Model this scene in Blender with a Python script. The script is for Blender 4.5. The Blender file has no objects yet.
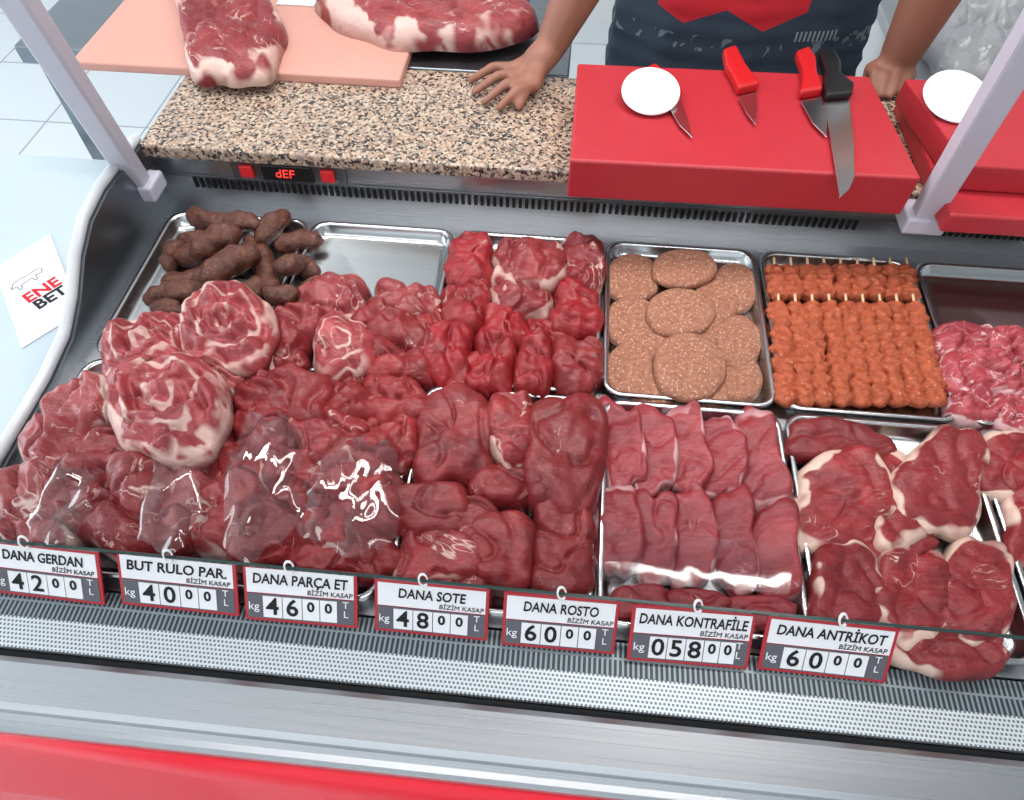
import bpy, bmesh, math, random
from mathutils import Vector, Euler, Matrix, noise
D=0.8
sc=bpy.context.scene
try:
    sc.view_settings.view_transform='Standard'
except Exception: pass
# ---------------------------------------------------------------- camera
CAM=Vector((-0.0677,-0.8764,0.7862)); ROT=Euler((0.6213,-0.0027,0.0962)); F=700.0
RM=ROT.to_matrix()
cd=bpy.data.cameras.new("camera"); cd.sensor_width=36; cd.lens=36*F/1024; cd.clip_start=0.02
cam=bpy.data.objects.new("camera",cd); sc.collection.objects.link(cam)
cam.location=CAM+Vector((0,0,D)); cam.rotation_euler=ROT; sc.camera=cam
def ray(u,v): return RM@Vector(((u-512)/F,-(v-400)/F,-1.0))
def P(u,v,z=0.0):
    "surveyed photo point on the horizontal plane z above the case deck"
    d=ray(u,v); t=(z-CAM.z)/d.z; p=CAM+t*d
    return Vector((p.x,p.y,z+D))
def PY(u,v,y):
    d=ray(u,v); t=(y-CAM.y)/d.y; p=CAM+t*d
    return Vector((p.x,p.y,p.z+D))
# ---------------------------------------------------------------- helpers
def lin(r,g,b,a=1):
    f=lambda c:(c/255/12.92 if c/255<=.04045 else ((c/255+.055)/1.055)**2.4)
    return (f(r),f(g),f(b),a)
def link(o,parent=None):
    sc.collection.objects.link(o)
    if parent is not None:
        o.parent=parent; o.matrix_parent_inverse=Matrix.Identity(4)
    return o
def tag(o,label,cat,group=None):
    o["label"]=label; o["category"]=cat
    if group:o["group"]=group
    return o
def struct(o): o["kind"]="structure"; return o
def mesh_obj(name,verts,faces,mat=None,parent=None,smooth=False,origin=None):
    me=bpy.data.meshes.new(name)
    if origin is not None: verts=[Vector(v)-origin for v in verts]
    me.from_pydata([tuple(v) for v in verts],[],faces); me.update()
    if smooth:
        for p in me.polygons:p.use_smooth=True
    if mat: me.materials.append(mat)
    o=bpy.data.objects.new(name,me)
    link(o,parent)
    if origin is not None: o.location=origin if parent is None else origin-parent_origin(parent)
    return o
def parent_origin(p):
    v=Vector((0,0,0))
    while p is not None:
        v=v+p.location; p=p.parent
    return v
def bevel(o,w,seg=2):
    m=o.modifiers.new("bevel",'BEVEL'); m.width=w; m.segments=seg; m.limit_method='ANGLE'; m.angle_limit=math.radians(40)
    return o
def prism(name,pts,z0,z1,mat,parent=None,bev=0,seg=2,origin=None):
    n=len(pts)
    a=sum((pts[i][0]*pts[(i+1)%n][1]-pts[(i+1)%n][0]*pts[i][1]) for i in range(n))
    if a<0: pts=list(reversed(pts))
    vs=[(p[0],p[1],z0) for p in pts]+[(p[0],p[1],z1) for p in pts]
    fs=[list(range(n))[::-1],list(range(n,2*n))]+[[i,(i+1)%n,n+(i+1)%n,n+i] for i in range(n)]
    if origin is None and parent is None:
        origin=Vector((sum(p[0] for p in pts)/n,sum(p[1] for p in pts)/n,z0))
    o=mesh_obj(name,vs,fs,mat,parent,False,origin)
    if bev: bevel(o,bev,seg)
    return o
def box(name,x0,x1,y0,y1,z0,z1,mat,parent=None,bev=0,seg=2):
    return prism(name,[(x0,y0),(x1,y0),(x1,y1),(x0,y1)],z0,z1,mat,parent,bev,seg)
def empty(name,loc=(0,0,0)):
    e=bpy.data.objects.new(name,None); e.empty_display_size=.05; e.location=loc; link(e); return e
def profile_x(name,prof,x0,x1,mat,parent=None,smooth=False):
    "extrude a closed (y,z) profile along x"
    n=len(prof)
    vs=[(x0,p[0],p[1]) for p in prof]+[(x1,p[0],p[1]) for p in prof]
    fs=[list(range(n)),list(range(n,2*n))[::-1]]+[[i,n+i,n+(i+1)%n,(i+1)%n] for i in range(n)]
    o=mesh_obj(name,vs,fs,mat,parent)
    bm=bmesh.new();bm.from_mesh(o.data);bmesh.ops.recalc_face_normals(bm,faces=bm.faces);bm.to_mesh(o.data);bm.free()
    return o
# ---------------------------------------------------------------- materials
class NT:
    def __init__(s,name):
        s.m=bpy.data.materials.new(name); s.m.use_nodes=True
        s.t=s.m.node_tree; s.b=s.t.nodes["Principled BSDF"]; s.out=s.t.nodes["Material Output"]
    def n(s,typ,**k):
        nd=s.t.nodes.new(typ)
        for a,b in k.items(): setattr(nd,a,b)
        return nd
    def l(s,a,b): s.t.links.new(a,b)
    def math(s,op,a,b=None,clamp=False):
        m=s.n('ShaderNodeMath',operation=op); m.use_clamp=clamp
        for i,x in enumerate((a,b)):
            if x is None: continue
            if hasattr(x,'default_value') or hasattr(x,'links'): s.l(x,m.inputs[i])
            else: m.inputs[i].default_value=x
        return m.outputs[0]
    def ramp(s,fac,stops,interp='LINEAR'):
        r=s.n('ShaderNodeValToRGB'); cr=r.color_ramp; cr.interpolation=interp
        while len(cr.elements)<len(stops): cr.elements.new(.5)
        for e,(p,c) in zip(cr.elements,stops): e.position=p; e.color=c if len(c)==4 else (*c,1)
        s.l(fac,r.inputs[0]); return r.outputs[0]
    def mix(s,fac,a,b):
        m=s.n('ShaderNodeMix',data_type='RGBA')
        for sock,x in ((m.inputs[0],fac),(m.inputs[6],a),(m.inputs[7],b)):
            if isinstance(x,(tuple,float,int)): sock.default_value=x
            else: s.l(x,sock)
        return m.outputs[2]
    def noise(s,vec,scale,detail=4,dist=0,rough=.5):
        n=s.n('ShaderNodeTexNoise'); n.inputs['Scale'].default_value=scale; n.inputs['Detail'].default_value=detail
        n.inputs['Distortion'].default_value=dist; n.inputs['Roughness'].default_value=rough
        if vec is not None: s.l(vec,n.inputs['Vector'])
        return n.outputs[0]
    def bump(s,h,strength=.3,dist=.01):
        b=s.n('ShaderNodeBump'); b.inputs['Strength'].default_value=strength; b.inputs['Distance'].default_value=dist
        s.l(h,b.inputs['Height']); s.l(b.outputs[0],s.b.inputs['Normal'])
def W(s):
    return s.n('ShaderNodeTexCoord').outputs['Object']
BW=((0,0,0,1),(1,1,1,1))
def simple(name,col,rough=.5,metal=0,spec=.5,noise_amt=.06,nscale=40,coat=0,bmp=0):
    s=NT(name); c=W(s)
    f=s.noise(c,nscale,3)
    d=tuple(max(0,x*(1-noise_amt*2)) for x in col[:3])+(1,)
    s.l(s.mix(f,col,d),s.b.inputs['Base Color'])
    s.b.inputs['Roughness'].default_value=rough; s.b.inputs['Metallic'].default_value=metal
    s.b.inputs['Specular IOR Level'].default_value=spec
    s.b.inputs['Coat Weight'].default_value=coat
    if bmp: s.bump(f,bmp,.01)
    return s.m
def steel(name,col=(.55,.57,.6,1),rough=.28,aniso=(2,400,400)):
    s=NT(name); c=W(s)
    mp=s.n('ShaderNodeMapping'); mp.inputs['Scale'].default_value=aniso; s.l(c,mp.inputs[0])
    f=s.noise(mp.outputs[0],1,3)
    s.l(s.mix(f,col,tuple(x*.82 for x in col[:3])+(1,)),s.b.inputs['Base Color'])
    s.l(s.ramp(f,[(0,(rough*.8,)*3),(1,(rough*1.3,)*3)]),s.b.inputs['Roughness'])
    s.b.inputs['Metallic'].default_value=1
    return s.m
def meat_mat(name,base,dark,fat,marb=.5,rimfat=0.0,rough=.34,veinscale=14,pale=.12,swirl=0):
    s=NT(name)
    tc=s.n('ShaderNodeTexCoord').outputs['Object']; oi=s.n('ShaderNodeObjectInfo')
    add=s.n('ShaderNodeVectorMath',operation='ADD'); s.l(tc,add.inputs[0])
    mul=s.n('ShaderNodeMath',operation='MULTIPLY'); s.l(oi.outputs['Random'],mul.inputs[0]); mul.inputs[1].default_value=7
    s.l(mul.outputs[0],add.inputs[1]); v=add.outputs[0]
    big=s.noise(v,22,4,.6); fine=s.noise(v,160,4,0,.7)
    mp=s.n('ShaderNodeMapping'); mp.inputs['Scale'].default_value=(50,330,60)
    rz=s.n('ShaderNodeCombineXYZ'); s.l(s.math('MULTIPLY',oi.outputs['Random'],3.1),rz.inputs[2]); s.l(rz.outputs[0],mp.inputs['Rotation']); s.l(v,mp.inputs[0])
    grain=s.noise(mp.outputs[0],1,3)
    c=s.mix(s.ramp(big,[(.3,BW[0]),(.7,BW[1])]),dark,base)
    c=s.mix(s.math('MULTIPLY',s.ramp(grain,[(.42,BW[0]),(.75,BW[1])]),pale*1.8),c,tuple(min(1,x*1.9+.04) for x in base[:3])+(1,))
    # each piece slightly different
    c=s.mix(s.math('MULTIPLY',oi.outputs['Random'],.55),c,dark)
    vn=s.noise(v,veinscale,3,1.4,.55)
    ab=s.math('ABSOLUTE',s.math('SUBTRACT',vn,.5))
    msk=s.noise(v,veinscale*1.7,2)
    vein=s.math('MULTIPLY',s.ramp(ab,[(0,BW[1]),(.007+.018*marb,BW[0])]),s.ramp(msk,[(.64-.2*marb,BW[0]),(.74-.2*marb,BW[1])]))
    vf=s.noise(v,veinscale*5,3,2.0)
    ab2=s.math('ABSOLUTE',s.math('SUBTRACT',vf,.5))
    vein2=s.math('MULTIPLY',s.ramp(ab2,[(0,BW[1]),(.03,BW[0])]),.20*marb)
    fatf=s.math('MAXIMUM',vein,vein2)
    if rimfat>0 or swirl>0:
        at=s.n('ShaderNodeAttribute',attribute_name='rim')
        wob=s.noise(v,16,2,.5)
    if rimfat>0:
        r=s.math('SUBTRACT',at.outputs['Fac'],s.math('MULTIPLY',s.math('SUBTRACT',wob,.5),.9))
        th=1.08-.30*rimfat
        band=s.ramp(r,[(max(0,th-.14),BW[0]),(min(1,th-.09),BW[1])])
        inner=s.ramp(s.noise(v,13,2),[(.50-.14*rimfat,BW[0]),(.60-.14*rimfat,BW[1])])
        fatf=s.math('MAXIMUM',fatf,s.math('MULTIPLY',band,inner))
    if swirl>0:
        ph=s.math('ADD',s.math('MULTIPLY',at.outputs['Fac'],swirl),s.math('MULTIPLY',wob,9))
        sn=s.math('SINE',ph)
        ring=s.math('MULTIPLY',s.ramp(sn,[(.62,BW[0]),(.92,BW[1])]),s.ramp(s.noise(v,28,2),[(.38,BW[0]),(.55,BW[1])]))
        fatf=s.math('MAXIMUM',fatf,s.math('MULTIPLY',ring,.85))
    fatc=s.mix(fine,fat,tuple(x*.78 for x in fat[:3])+(1,))
    s.l(s.mix(fatf,c,fatc),s.b.inputs['Base Color'])
    s.l(s.ramp(fine,[(.3,(rough*.75,)*3),(.7,(rough*1.35,)*3)]),s.b.inputs['Roughness'])
    s.b.inputs['Specular IOR Level'].default_value=.4
    h=s.math('ADD',s.math('MULTIPLY',fine,.5),s.math('ADD',s.math('MULTIPLY',grain,.25),s.math('MULTIPLY',big,1.2)))
    s.bump(h,.55,.004)
    return s.m
FAT=lin(218,182,170)
M={}
M['red']=meat_mat("beef_red",lin(148,46,48),lin(102,22,27),FAT,.3)
M['bright']=meat_mat("beef_bright",lin(156,36,42),lin(114,19,26),FAT,.25)
M['dark']=meat_mat("beef_dark",lin(140,46,47),lin(98,25,29),FAT,.12)
M['fatty']=meat_mat("beef_fatty",lin(148,48,51),lin(104,24,30),FAT,.6,.25)
M['pink']=meat_mat("lamb_pink",lin(162,68,70),lin(118,36,41),lin(214,180,170),.6,.35,veinscale=16)
M['roll']=meat_mat("lamb_roll",lin(160,64,68),lin(116,33,39),lin(218,182,172),.4,.35,veinscale=16,swirl=17)
M['steak']=meat_mat("steak",lin(146,40,44),lin(104,21,27),lin(218,186,170),.3,.5)
M['loin']=meat_mat("loin",lin(150,50,56),lin(112,28,36),lin(198,148,150),.12,.3)
M['mosaic']=meat_mat("marbled_pink",lin(170,66,74),lin(130,36,46),lin(216,176,176),.8,.3,veinscale=24)
M['silver']=meat_mat("silver_fat",lin(164,80,80),lin(120,43,48),lin(216,188,180),.8,.6,veinscale=12)
def mince(name,a,b,c,scale=220,rough=.45,sp=.12):
    s=NT(name); v=W(s)
    f=s.noise(v,scale,5,0,.75); g=s.noise(v,30,3); vo=s.n('ShaderNodeTexVoronoi'); vo.inputs['Scale'].default_value=scale*.9; s.l(v,vo.inputs['Vector'])
    col=s.mix(s.ramp(f,[(.35,BW[0]),(.65,BW[1])]),a,b)
    col=s.mix(s.ramp(vo.outputs['Distance'],[(sp,BW[1]),(sp+.16,BW[0])]),col,c)
    s.l(col,s.b.inputs['Base Color']); s.b.inputs['Roughness'].default_value=rough
    s.bump(s.math('ADD',f,s.math('MULTIPLY',g,.8)),.8,.005); return s.m
M['patty']=mince("patty_mince",lin(184,128,100),lin(138,84,66),lin(212,172,148),200,.45,.14)
M['kebab']=mince("kebab_mince",lin(194,98,58),lin(142,54,34),lin(218,152,108),150,.3,.06)
M['sausage']=mince("sausage_casing",lin(112,64,46),lin(58,30,25),lin(152,108,86),110,.35,.04)
def granite():
    s=NT("granite"); v=W(s)
    vo=s.n('ShaderNodeTexVoronoi'); vo.inputs['Scale'].default_value=240; s.l(v,vo.inputs['Vector'])
    sep=s.n('ShaderNodeSeparateColor'); s.l(vo.outputs['Color'],sep.inputs[0])
    c=s.ramp(sep.outputs[0],[(0,lin(50,46,46)),(.16,lin(90,80,74)),(.27,lin(142,118,102)),(.44,lin(170,144,124)),(.68,lin(186,168,148)),(.88,lin(146,134,124))],'CONSTANT')
    f=s.noise(v,300,4,0,.7)
    c=s.mix(s.ramp(f,[(.56,BW[0]),(.72,BW[1])]),c,lin(70,62,58))
    s.l(c,s.b.inputs['Base Color']); s.b.inputs['Roughness'].default_value=.2; return s.m
M['granite']=granite()
M['steel']=steel("brushed_steel",(.56,.57,.59,1))
M['steel_dark']=steel("dark_steel",(.28,.31,.34,1),.3)
M['steel_tray']=steel("tray_steel",(.54,.56,.57,1),.22)
M['alu']=simple("powder_aluminium",lin(184,184,196),.4,0,.5,.03)
M['alu_rim']=simple("light_rim",lin(196,202,206),.35)
M['black']=simple("black_plastic",lin(22,22,24),.35)
M['gap']=simple("dark_gap",lin(28,32,36),.6)
M['redboard']=simple("red_polyethylene",lin(172,40,50),.42,0,.5,.08,30)
M['redhandle']=simple("red_handle",lin(186,26,30),.35)
M['redpanel']=simple("red_panel",lin(212,12,38),.25,0,.4,.02)
M['blade']=steel("blade_steel",(.66,.66,.66,1),.2)
M['peach']=simple("peach_board",lin(204,148,134),.4,0,.5,.05,12)
M['white']=simple("white_card",lin(222,222,226),.5,0,.3,.01)
M['ovalwhite']=simple("reflection_white",lin(252,252,254),.3,0,.5,.0)  # for the discs that stand in for lamp reflections
M['tablegrey']=simple("pale_laminate",lin(186,200,210),.3,0,.5,.05,3)
M['tagred']=simple("tag_red",lin(168,24,40),.4,0,.5,.03)
M['taggrey']=simple("tag_grey",lin(84,84,92),.5,0,.5,.03)
M['ink']=simple("black_ink",lin(20,20,24),.6,0,.3,.01)
M['redink']=simple("red_ink",lin(200,20,40),.6,0,.3,.01)
M['greyink']=simple("grey_ink",lin(110,112,120),.6,0,.3,.01)
M['hook']=simple("white_hook",lin(225,228,230),.3)
M['wood']=simple("bamboo_stick",lin(226,196,150),.6)
M['skin']=simple("skin",lin(146,98,80),.5,0,.4,.12,25)
M['hair']=simple("hair",lin(30,24,22),.7)
M['trouser']=simple("dark_trousers",lin(38,42,52),.8)
M['plastic']=simple("crinkled_plastic",lin(190,192,196),.3,0,.5,.2,30,0,.6)
def emis(name,col,st):
    s=NT(name); s.b.inputs['Base Color'].default_value=(0,0,0,1)
    n=s.noise(W(s),1.5,1)
    s.l(s.mix(n,col,tuple(x*.94 for x in col[:3])+(1,)),s.b.inputs['Emission Color']); s.b.inputs['Emission Strength'].default_value=st; return s.m
M['led']=emis("led_red",(1,.05,.04,1),1.6)
M['btn']=simple("red_button",lin(220,40,44),.3)
M['lamp']=emis("lamp_disc",(1,1,1,1),14)
M['window']=emis("daylight_pane",(.86,.94,1,1),1.5)
def glassmat(name,k=2.0,tint=(.97,.99,.985,1),rough=0.0):
    s=NT(name); s.t.nodes.remove(s.b)
    fr=s.n('ShaderNodeFresnel'); fr.inputs['IOR'].default_value=1.5
    f=s.math('MULTIPLY',fr.outputs[0],k,True)
    f=s.math('MINIMUM',f,.3)
    tr=s.n('ShaderNodeBsdfTransparent'); tr.inputs[0].default_value=tint
    gl=s.n('ShaderNodeBsdfGlossy'); gl.inputs['Roughness'].default_value=rough
    mx=s.n('ShaderNodeMixShader'); s.l(f,mx.inputs[0]); s.l(tr.outputs[0],mx.inputs[1]); s.l(gl.outputs[0],mx.inputs[2])
    s.l(mx.outputs[0],s.out.inputs[0]); return s.m
M['film']=glassmat("cling_film",2.2,(1,1,1,1),.05)
M['edge']=simple("glass_edge",lin(40,62,60),.15)
def slotmat(name,w,h,mort,dark,light,off=.5):
    s=NT(name); v=W(s)
    b=s.n('ShaderNodeTexBrick'); b.inputs['Scale'].default_value=1
    b.inputs['Brick Width'].default_value=w; b.inputs['Row Height'].default_value=h; b.inputs['Mortar Size'].default_value=mort
    b.offset=off
    b.inputs['Color1'].default_value=dark; b.inputs['Color2'].default_value=tuple(x*.85 for x in dark[:3])+(1,); b.inputs['Mortar'].default_value=light
    s.l(v,b.inputs['Vector']); s.l(b.outputs['Color'],s.b.inputs['Base Color'])
    s.b.inputs['Roughness'].default_value=.35; s.b.inputs['Metallic'].default_value=.3
    return s.m
M['grille']=slotmat("slotted_steel",.0056,.036,.0013,lin(50,58,64),lin(134,144,150),0)
M['perf']=slotmat("perforated_steel",.0046,.0046,.0011,lin(104,114,120),lin(204,210,214),.5)
def apron_mat():
    s=NT("printed_apron"); v=W(s)
    f=s.noise(v,300,3)
    c=s.mix(f,lin(54,68,84),lin(42,54,68))
    sep=s.n('ShaderNodeSeparateXYZ'); s.l(v,sep.inputs[0])
    zt=PY(690,20,.43).z
    w_=s.math('MULTIPLY',s.math('PINGPONG',s.math('ADD',sep.outputs[0],1.03),.07),.45)
    hz_=s.math('ADD',s.math('SUBTRACT',sep.outputs[2],zt-.012),w_)
    m1=s.math('GREATER_THAN',hz_,.030)
    m2=s.math('LESS_THAN',s.math('ABSOLUTE',s.math('ADD',sep.outputs[0],.04)),.13)
    c=s.mix(s.math('MULTIPLY',m1,m2),c,lin(196,30,44))
    m3=s.math('GREATER_THAN',s.math('PINGPONG',sep.outputs[0],.004),.0022)
    m4=s.math('LESS_THAN',s.math('ABSOLUTE',s.math('SUBTRACT',sep.outputs[0],.12)),.040)
    m5=s.math('LESS_THAN',s.math('ABSOLUTE',s.math('SUBTRACT',sep.outputs[2],zt-.025)),.009)
    c=s.mix(s.math('MULTIPLY',m3,s.math('MULTIPLY',m4,m5)),c,lin(150,160,168))
    n2=s.noise(v,24,2,1.5)
    m6=s.math('GREATER_THAN',n2,.60); m7=s.math('LESS_THAN',s.math('ABSOLUTE',s.math('SUBTRACT',sep.outputs[2],zt-.045)),.014)
    c=s.mix(s.math('MULTIPLY',m6,m7),c,lin(112,124,134))
    s.l(c,s.b.inputs['Base Color']); s.b.inputs['Roughness'].default_value=.85; return s.m
M['apron']=apron_mat()
def tilemat(name,col,grout,sc_=.4):
    s=NT(name); v=W(s); b=s.n('ShaderNodeTexBrick'); b.offset=0
    b.inputs['Scale'].default_value=1; b.inputs['Brick Width'].default_value=sc_; b.inputs['Row Height'].default_value=sc_; b.inputs['Mortar Size'].default_value=.004
    b.inputs['Color1'].default_value=col; b.inputs['Color2'].default_value=tuple(x*.95 for x in col[:3])+(1,); b.inputs['Mortar'].default_value=grout
    s.l(v,b.inputs['Vector']); s.l(b.outputs['Color'],s.b.inputs['Base Color']); s.b.inputs['Roughness'].default_value=.35; return s.m
M['floor']=tilemat("floor_tiles",lin(205,212,216),lin(150,155,160))
M['wallpaint']=simple("wall_paint",lin(214,216,216),.7,0,.3,.03,4)
# ---------------------------------------------------------------- room
struct(box("floor",-4,3,-3.6,2.4,-.05,0,M['floor']))
struct(box("ceiling",-4,3,-3.6,2.4,2.75,2.8,M['wallpaint']))
struct(box("wall_back",-4,3,2.4,2.45,0,2.75,M['wallpaint']))
struct(box("wall_right",3,3.05,-3.6,2.4,0,2.75,M['wallpaint']))
struct(box("wall_left",-4.05,-4,-3.6,2.4,0,2.75,M['wallpaint']))
struct(box("wall_front",-4,3,-3.65,-3.6,0,2.75,M['wallpaint']))
struct(box("window_1",-3.7,1.5,-3.6,-3.585,.5,2.5,M['window']))
struct(box("window_2",-3.99,-3.975,-2.8,2.0,.4,2.5,M['window']))
# ---------------------------------------------------------------- display case
X0,X1=-.745,1.05
case=empty("display_case",(0.1,-.3,0)); tag(case,"refrigerated butcher display case with steel interior and red base","display case")
CO=case.location.copy()
def cb(*a,**k):
    o=box(*a,parent=case,**k); o.location=-CO; return o
def cp(o): o.parent=case; o.matrix_parent_inverse=Matrix.Identity(4); o.location=o.location-CO; return o
cb("deck",X0,X1,-.63,.05,D-.03,D,M['steel'])
cb("case_body",X0,X1,-.74,.30,.12,D-.032,M['gap'])
cb("back_panel",X0,X1,.05,.07,D-.03,D+.094,M['steel'])
vg=[];vf=[]
def addbox(vs,fs,x0,x1,y0,y1,z0,z1):
    b=len(vs); vs+= [(x0,y0,z0),(x1,y0,z0),(x1,y1,z0),(x0,y1,z0),(x0,y0,z1),(x1,y0,z1),(x1,y1,z1),(x0,y1,z1)]
    fs+=[[b,b+3,b+2,b+1],[b+4,b+5,b+6,b+7],[b,b+1,b+5,b+4],[b+1,b+2,b+6,b+5],[b+2,b+3,b+7,b+6],[b+3,b,b+4,b+7]]
x=-.69
while x<.40:
    addbox(vg,vf,x,x+.0055,.047,.0495,D+.034,D+.052); x+=.0105
x=.50
while x<.9:
    addbox(vg,vf,x,x+.0055,.047,.0495,D+.034,D+.052); x+=.0105
o=mesh_obj("vent_slots",vg,vf,M['black']); cp(o); o["kind"]="stuff"
cb("vent_strip",X0,X1,.046,.0475,D+.056,D+.058,M['steel_dark'])
prof=[(.05,-.05),(.05,.115),(-.08,.12),(-.14,.112),(-.19,.09),(-.24,.055),(-.29,.03),(-.36,.02),(-.66,.015),(-.66,-.05)]
prof=[(y,z+D) for y,z in prof]
o=profile_x("side_panel",prof,X0-.02,X0,M['steel_dark']); cp(o)
cu=bpy.data.curves.new("rim","CURVE"); cu.dimensions='3D'; cu.bevel_depth=.008; cu.bevel_resolution=3
sp=cu.splines.new('POLY'); pts=prof[1:9]; sp.points.add(len(pts)-1)
for q,(y,z) in zip(sp.points,pts): q.co=(X0-.012,y,z+.006,1)
ro=bpy.data.objects.new("rimtmp",cu); link(ro)
dg=bpy.context.evaluated_depsgraph_get(); me=bpy.data.meshes.new_from_object(ro.evaluated_get(dg)); bpy.data.objects.remove(ro)
me.materials.append(M['alu_rim']); o=bpy.data.objects.new("side_rim",me); link(o); cp(o)
def gl_(name,y0,y1,z0,z1,mat):
    o=box(name,X0,X1,y0,y1,z0,z1,mat,None); o.parent=case; o.location-=CO; return o
gl_("air_grille",-.668,-.632,D-.012,D-.003,M['grille'])
gl_("perforated_strip",-.702,-.668,D-.013,D-.004,M['perf'])
cb("air_gap",X0,X1,-.715,-.702,D-.03,D-.02,M['gap'])
rp=[(-.712,-.03),(-.712,-.002),(-.718,.002),(-.758,.002),(-.764,-.003),(-.766,-.012),(-.772,-.016),(-.778,-.018),(-.782,-.026),(-.782,-.045),(-.712,-.045)]
o=profile_x("bumper_rail",[(y,z+D) for y,z in rp],X0-.03,X1,M['steel']); cp(o)
fp=[(-.784,-.046),(-.80,-.08),(-.83,-.14),(-.86,-.24),(-.87,-.36),(-.86,-.5),(-.80,-.66),(-.74,-.68),(-.74,-.046)]
o=profile_x("front_panel",[(y,z+D) for y,z in fp],X0-.2,X1,M['redpanel']); cp(o)
for p_ in o.data.polygons: p_.use_smooth=len(p_.vertices)==4
cb("plinth",X0,X1,-.70,.25,0,.12,M['gap'])
GZ=.064; GY=P(512,589,GZ).y; AL=math.radians(40); GL=.92
ca,sa=math.cos(AL),math.sin(AL)
cb("glass_lower_edge",X0,X1,GY-.0015,GY+.0015,D+GZ-.003,D+GZ,M['edge'])
def bar(name,a,b,w,t,mat,parent=None):
    a=Vector(a);b=Vector(b); d=(b-a).normalized(); x=Vector((1,0,0)); yv=d.cross(x).normalized(); x=yv.cross(d).normalized()
    vs=[];
    for p in (a,b):
        for sx,sy in ((-1,-1),(1,-1),(1,1),(-1,1)): vs.append(p+x*sx*w/2+yv*sy*t/2)
    fs=[[3,2,1,0],[4,5,6,7],[0,1,5,4],[1,2,6,5],[2,3,7,6],[3,0,4,7]]
    o=mesh_obj(name,vs,fs,mat); bevel(o,.004,2); return o
topz=GZ+GL*ca
bL=PY(138,183,0.0); tL=P(8,-15,.42); dL=(tL-bL); tL=bL+dL*((topz+D-bL.z)/dL.z)
bR=PY(925,215,0.0); tR=P(1036,30,.42); dR=(tR-bR); tR=bR+dR*((topz+D-bR.z)/dR.z)
for b,t in ((bL,tL),(bR,tR)):
    o=bar("post",b,t,.036,.028,M['alu']); cp(o)
    o=box("post_foot",b.x-.03,b.x+.03,b.y-.02,b.y+.03,b.z-.022,b.z+.006,M['alu']); bevel(o,.004); cp(o)
cb("canopy_rail",X0-.3,X1,min(tL.y,tR.y)-.03,max(tL.y,tR.y)+.03,D+topz,D+topz+.03,M['alu'])
ctl=empty("temperature_controller"); ctl.parent=case
c0=PY(288,172,.045); ctl.location=c0-CO
def lb(name,x0,x1,y0,y1,z0,z1,mat,parent,bev=0):
    vs=[];fs=[];addbox(vs,fs,x0,x1,y0,y1,z0,z1); o=mesh_obj(name,vs,fs,mat,parent)
    if bev:bevel(o,bev)
    return o
lb("bezel",-.095,.095,-.001,.004,-.019,.019,M['steel_dark'],ctl,.002)
lb("display",-.042,.042,-.006,-.001,-.015,.015,M['black'],ctl,.002)
for s_ in (-1,1):
    lb("button",s_*.067-.011,s_*.067+.011,-.008,-.001,-.011,.011,M['btn'],ctl,.002)
def textobj(s,size,mat,parent,mtx,bold=0.0,shear=0.0,fitw=None,name="lettering",align='CENTER',ext=.0002):
    c=bpy.data.curves.new("t","FONT"); c.body=s; c.size=size; c.offset=bold; c.shear=shear; c.extrude=ext; c.align_x=align; c.align_y='CENTER'; c.resolution_u=3
    o=bpy.data.objects.new("t",c); link(o)
    dg=bpy.context.evaluated_depsgraph_get(); me=bpy.data.meshes.new_from_object(o.evaluated_get(dg)); bpy.data.objects.remove(o)
    if fitw and len(me.vertices):
        w=max(v.co.x for v in me.vertices)-min(v.co.x for v in me.vertices)
        if w>0: me.transform(Matrix.Diagonal((fitw/w,1,1,1)))
    me.materials.clear(); me.materials.append(mat)
    o=bpy.data.objects.new(name,me); link(o,parent); o.matrix_local=mtx; return o
RX=Matrix.Rotation(math.radians(90),4,'X')
textobj("dEF",.022,M['led'],ctl,Matrix.Translation((-.004,-.0068,0))@RX,.0001,.15,name="display_digits")
# ---------------------------------------------------------------- worktop
GT=.12
gr=box("granite_worktop",-.75,1.05,.035,.30,D+GT-.025,D+GT,M['granite'],None,.006,3)
tag(gr,"polished speckled beige and black granite worktop slab on the case","worktop")
rt=empty("rear_table",(-.55,.6,0)); tag(rt,"brushed steel rear preparation table behind the granite slab","table")
o=box("table_top",-1.1,-.08,.305,.85,D+GT-.035,D+GT-.002,M['steel_dark'],None,.003); o.location-=rt.location; o.parent=rt
for xx in (-1.06,-.13):
    for yy in (.34,.81):
        o=box("leg",xx-.02,xx+.02,yy-.02,yy+.02,0,D+GT-.035,M['steel_dark']); o.location-=rt.location; o.parent=rt
pa=P(90,52,GT+.015); pb=P(400,80,GT+.015)
pbd=box("peach_cutting_board",pa.x-.02,pb.x,min(pa.y,pb.y),.82,D+GT-.001,D+GT+.016,M['peach'],None,.004,3)
tag(pbd,"pale peach plastic cutting board under large meat cuts","cutting board")
BT=.185
fl=P(570,160,BT);fr=P(922,178,BT);bl=P(580,63,BT);br=P(868,76,BT)
rb=prism("red_cutting_board",[fl.xy,fr.xy,(fr.x-.02,br.y),(fl.x+.0,bl.y)],D+GT+.0005,D+BT,M['redboard'],None,.004,3)
tag(rb,"thick red plastic cutting board holding four knives on the granite","cutting board","red cutting boards")
c_=P(952,213,.155)
r3=prism("red_cutting_board",[(c_.x,c_.y),(1.0,c_.y),(1.0,.25),(P(905,100,.155).x,.25)],D+GT+.0005,D+.152,M['redboard'],None,.004,3)
tag(r3,"lower red cutting board beneath a second stacked red board","cutting board","red cutting boards")
q=P(968,165,.195); q2=P(905,78,.195)
r2=prism("red_cutting_board",[(q.x,q.y),(1.0,q.y),(1.0,q2.y),(q2.x,q2.y)],D+.1525,D+.195,M['redboard'],None,.004,3)
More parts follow.
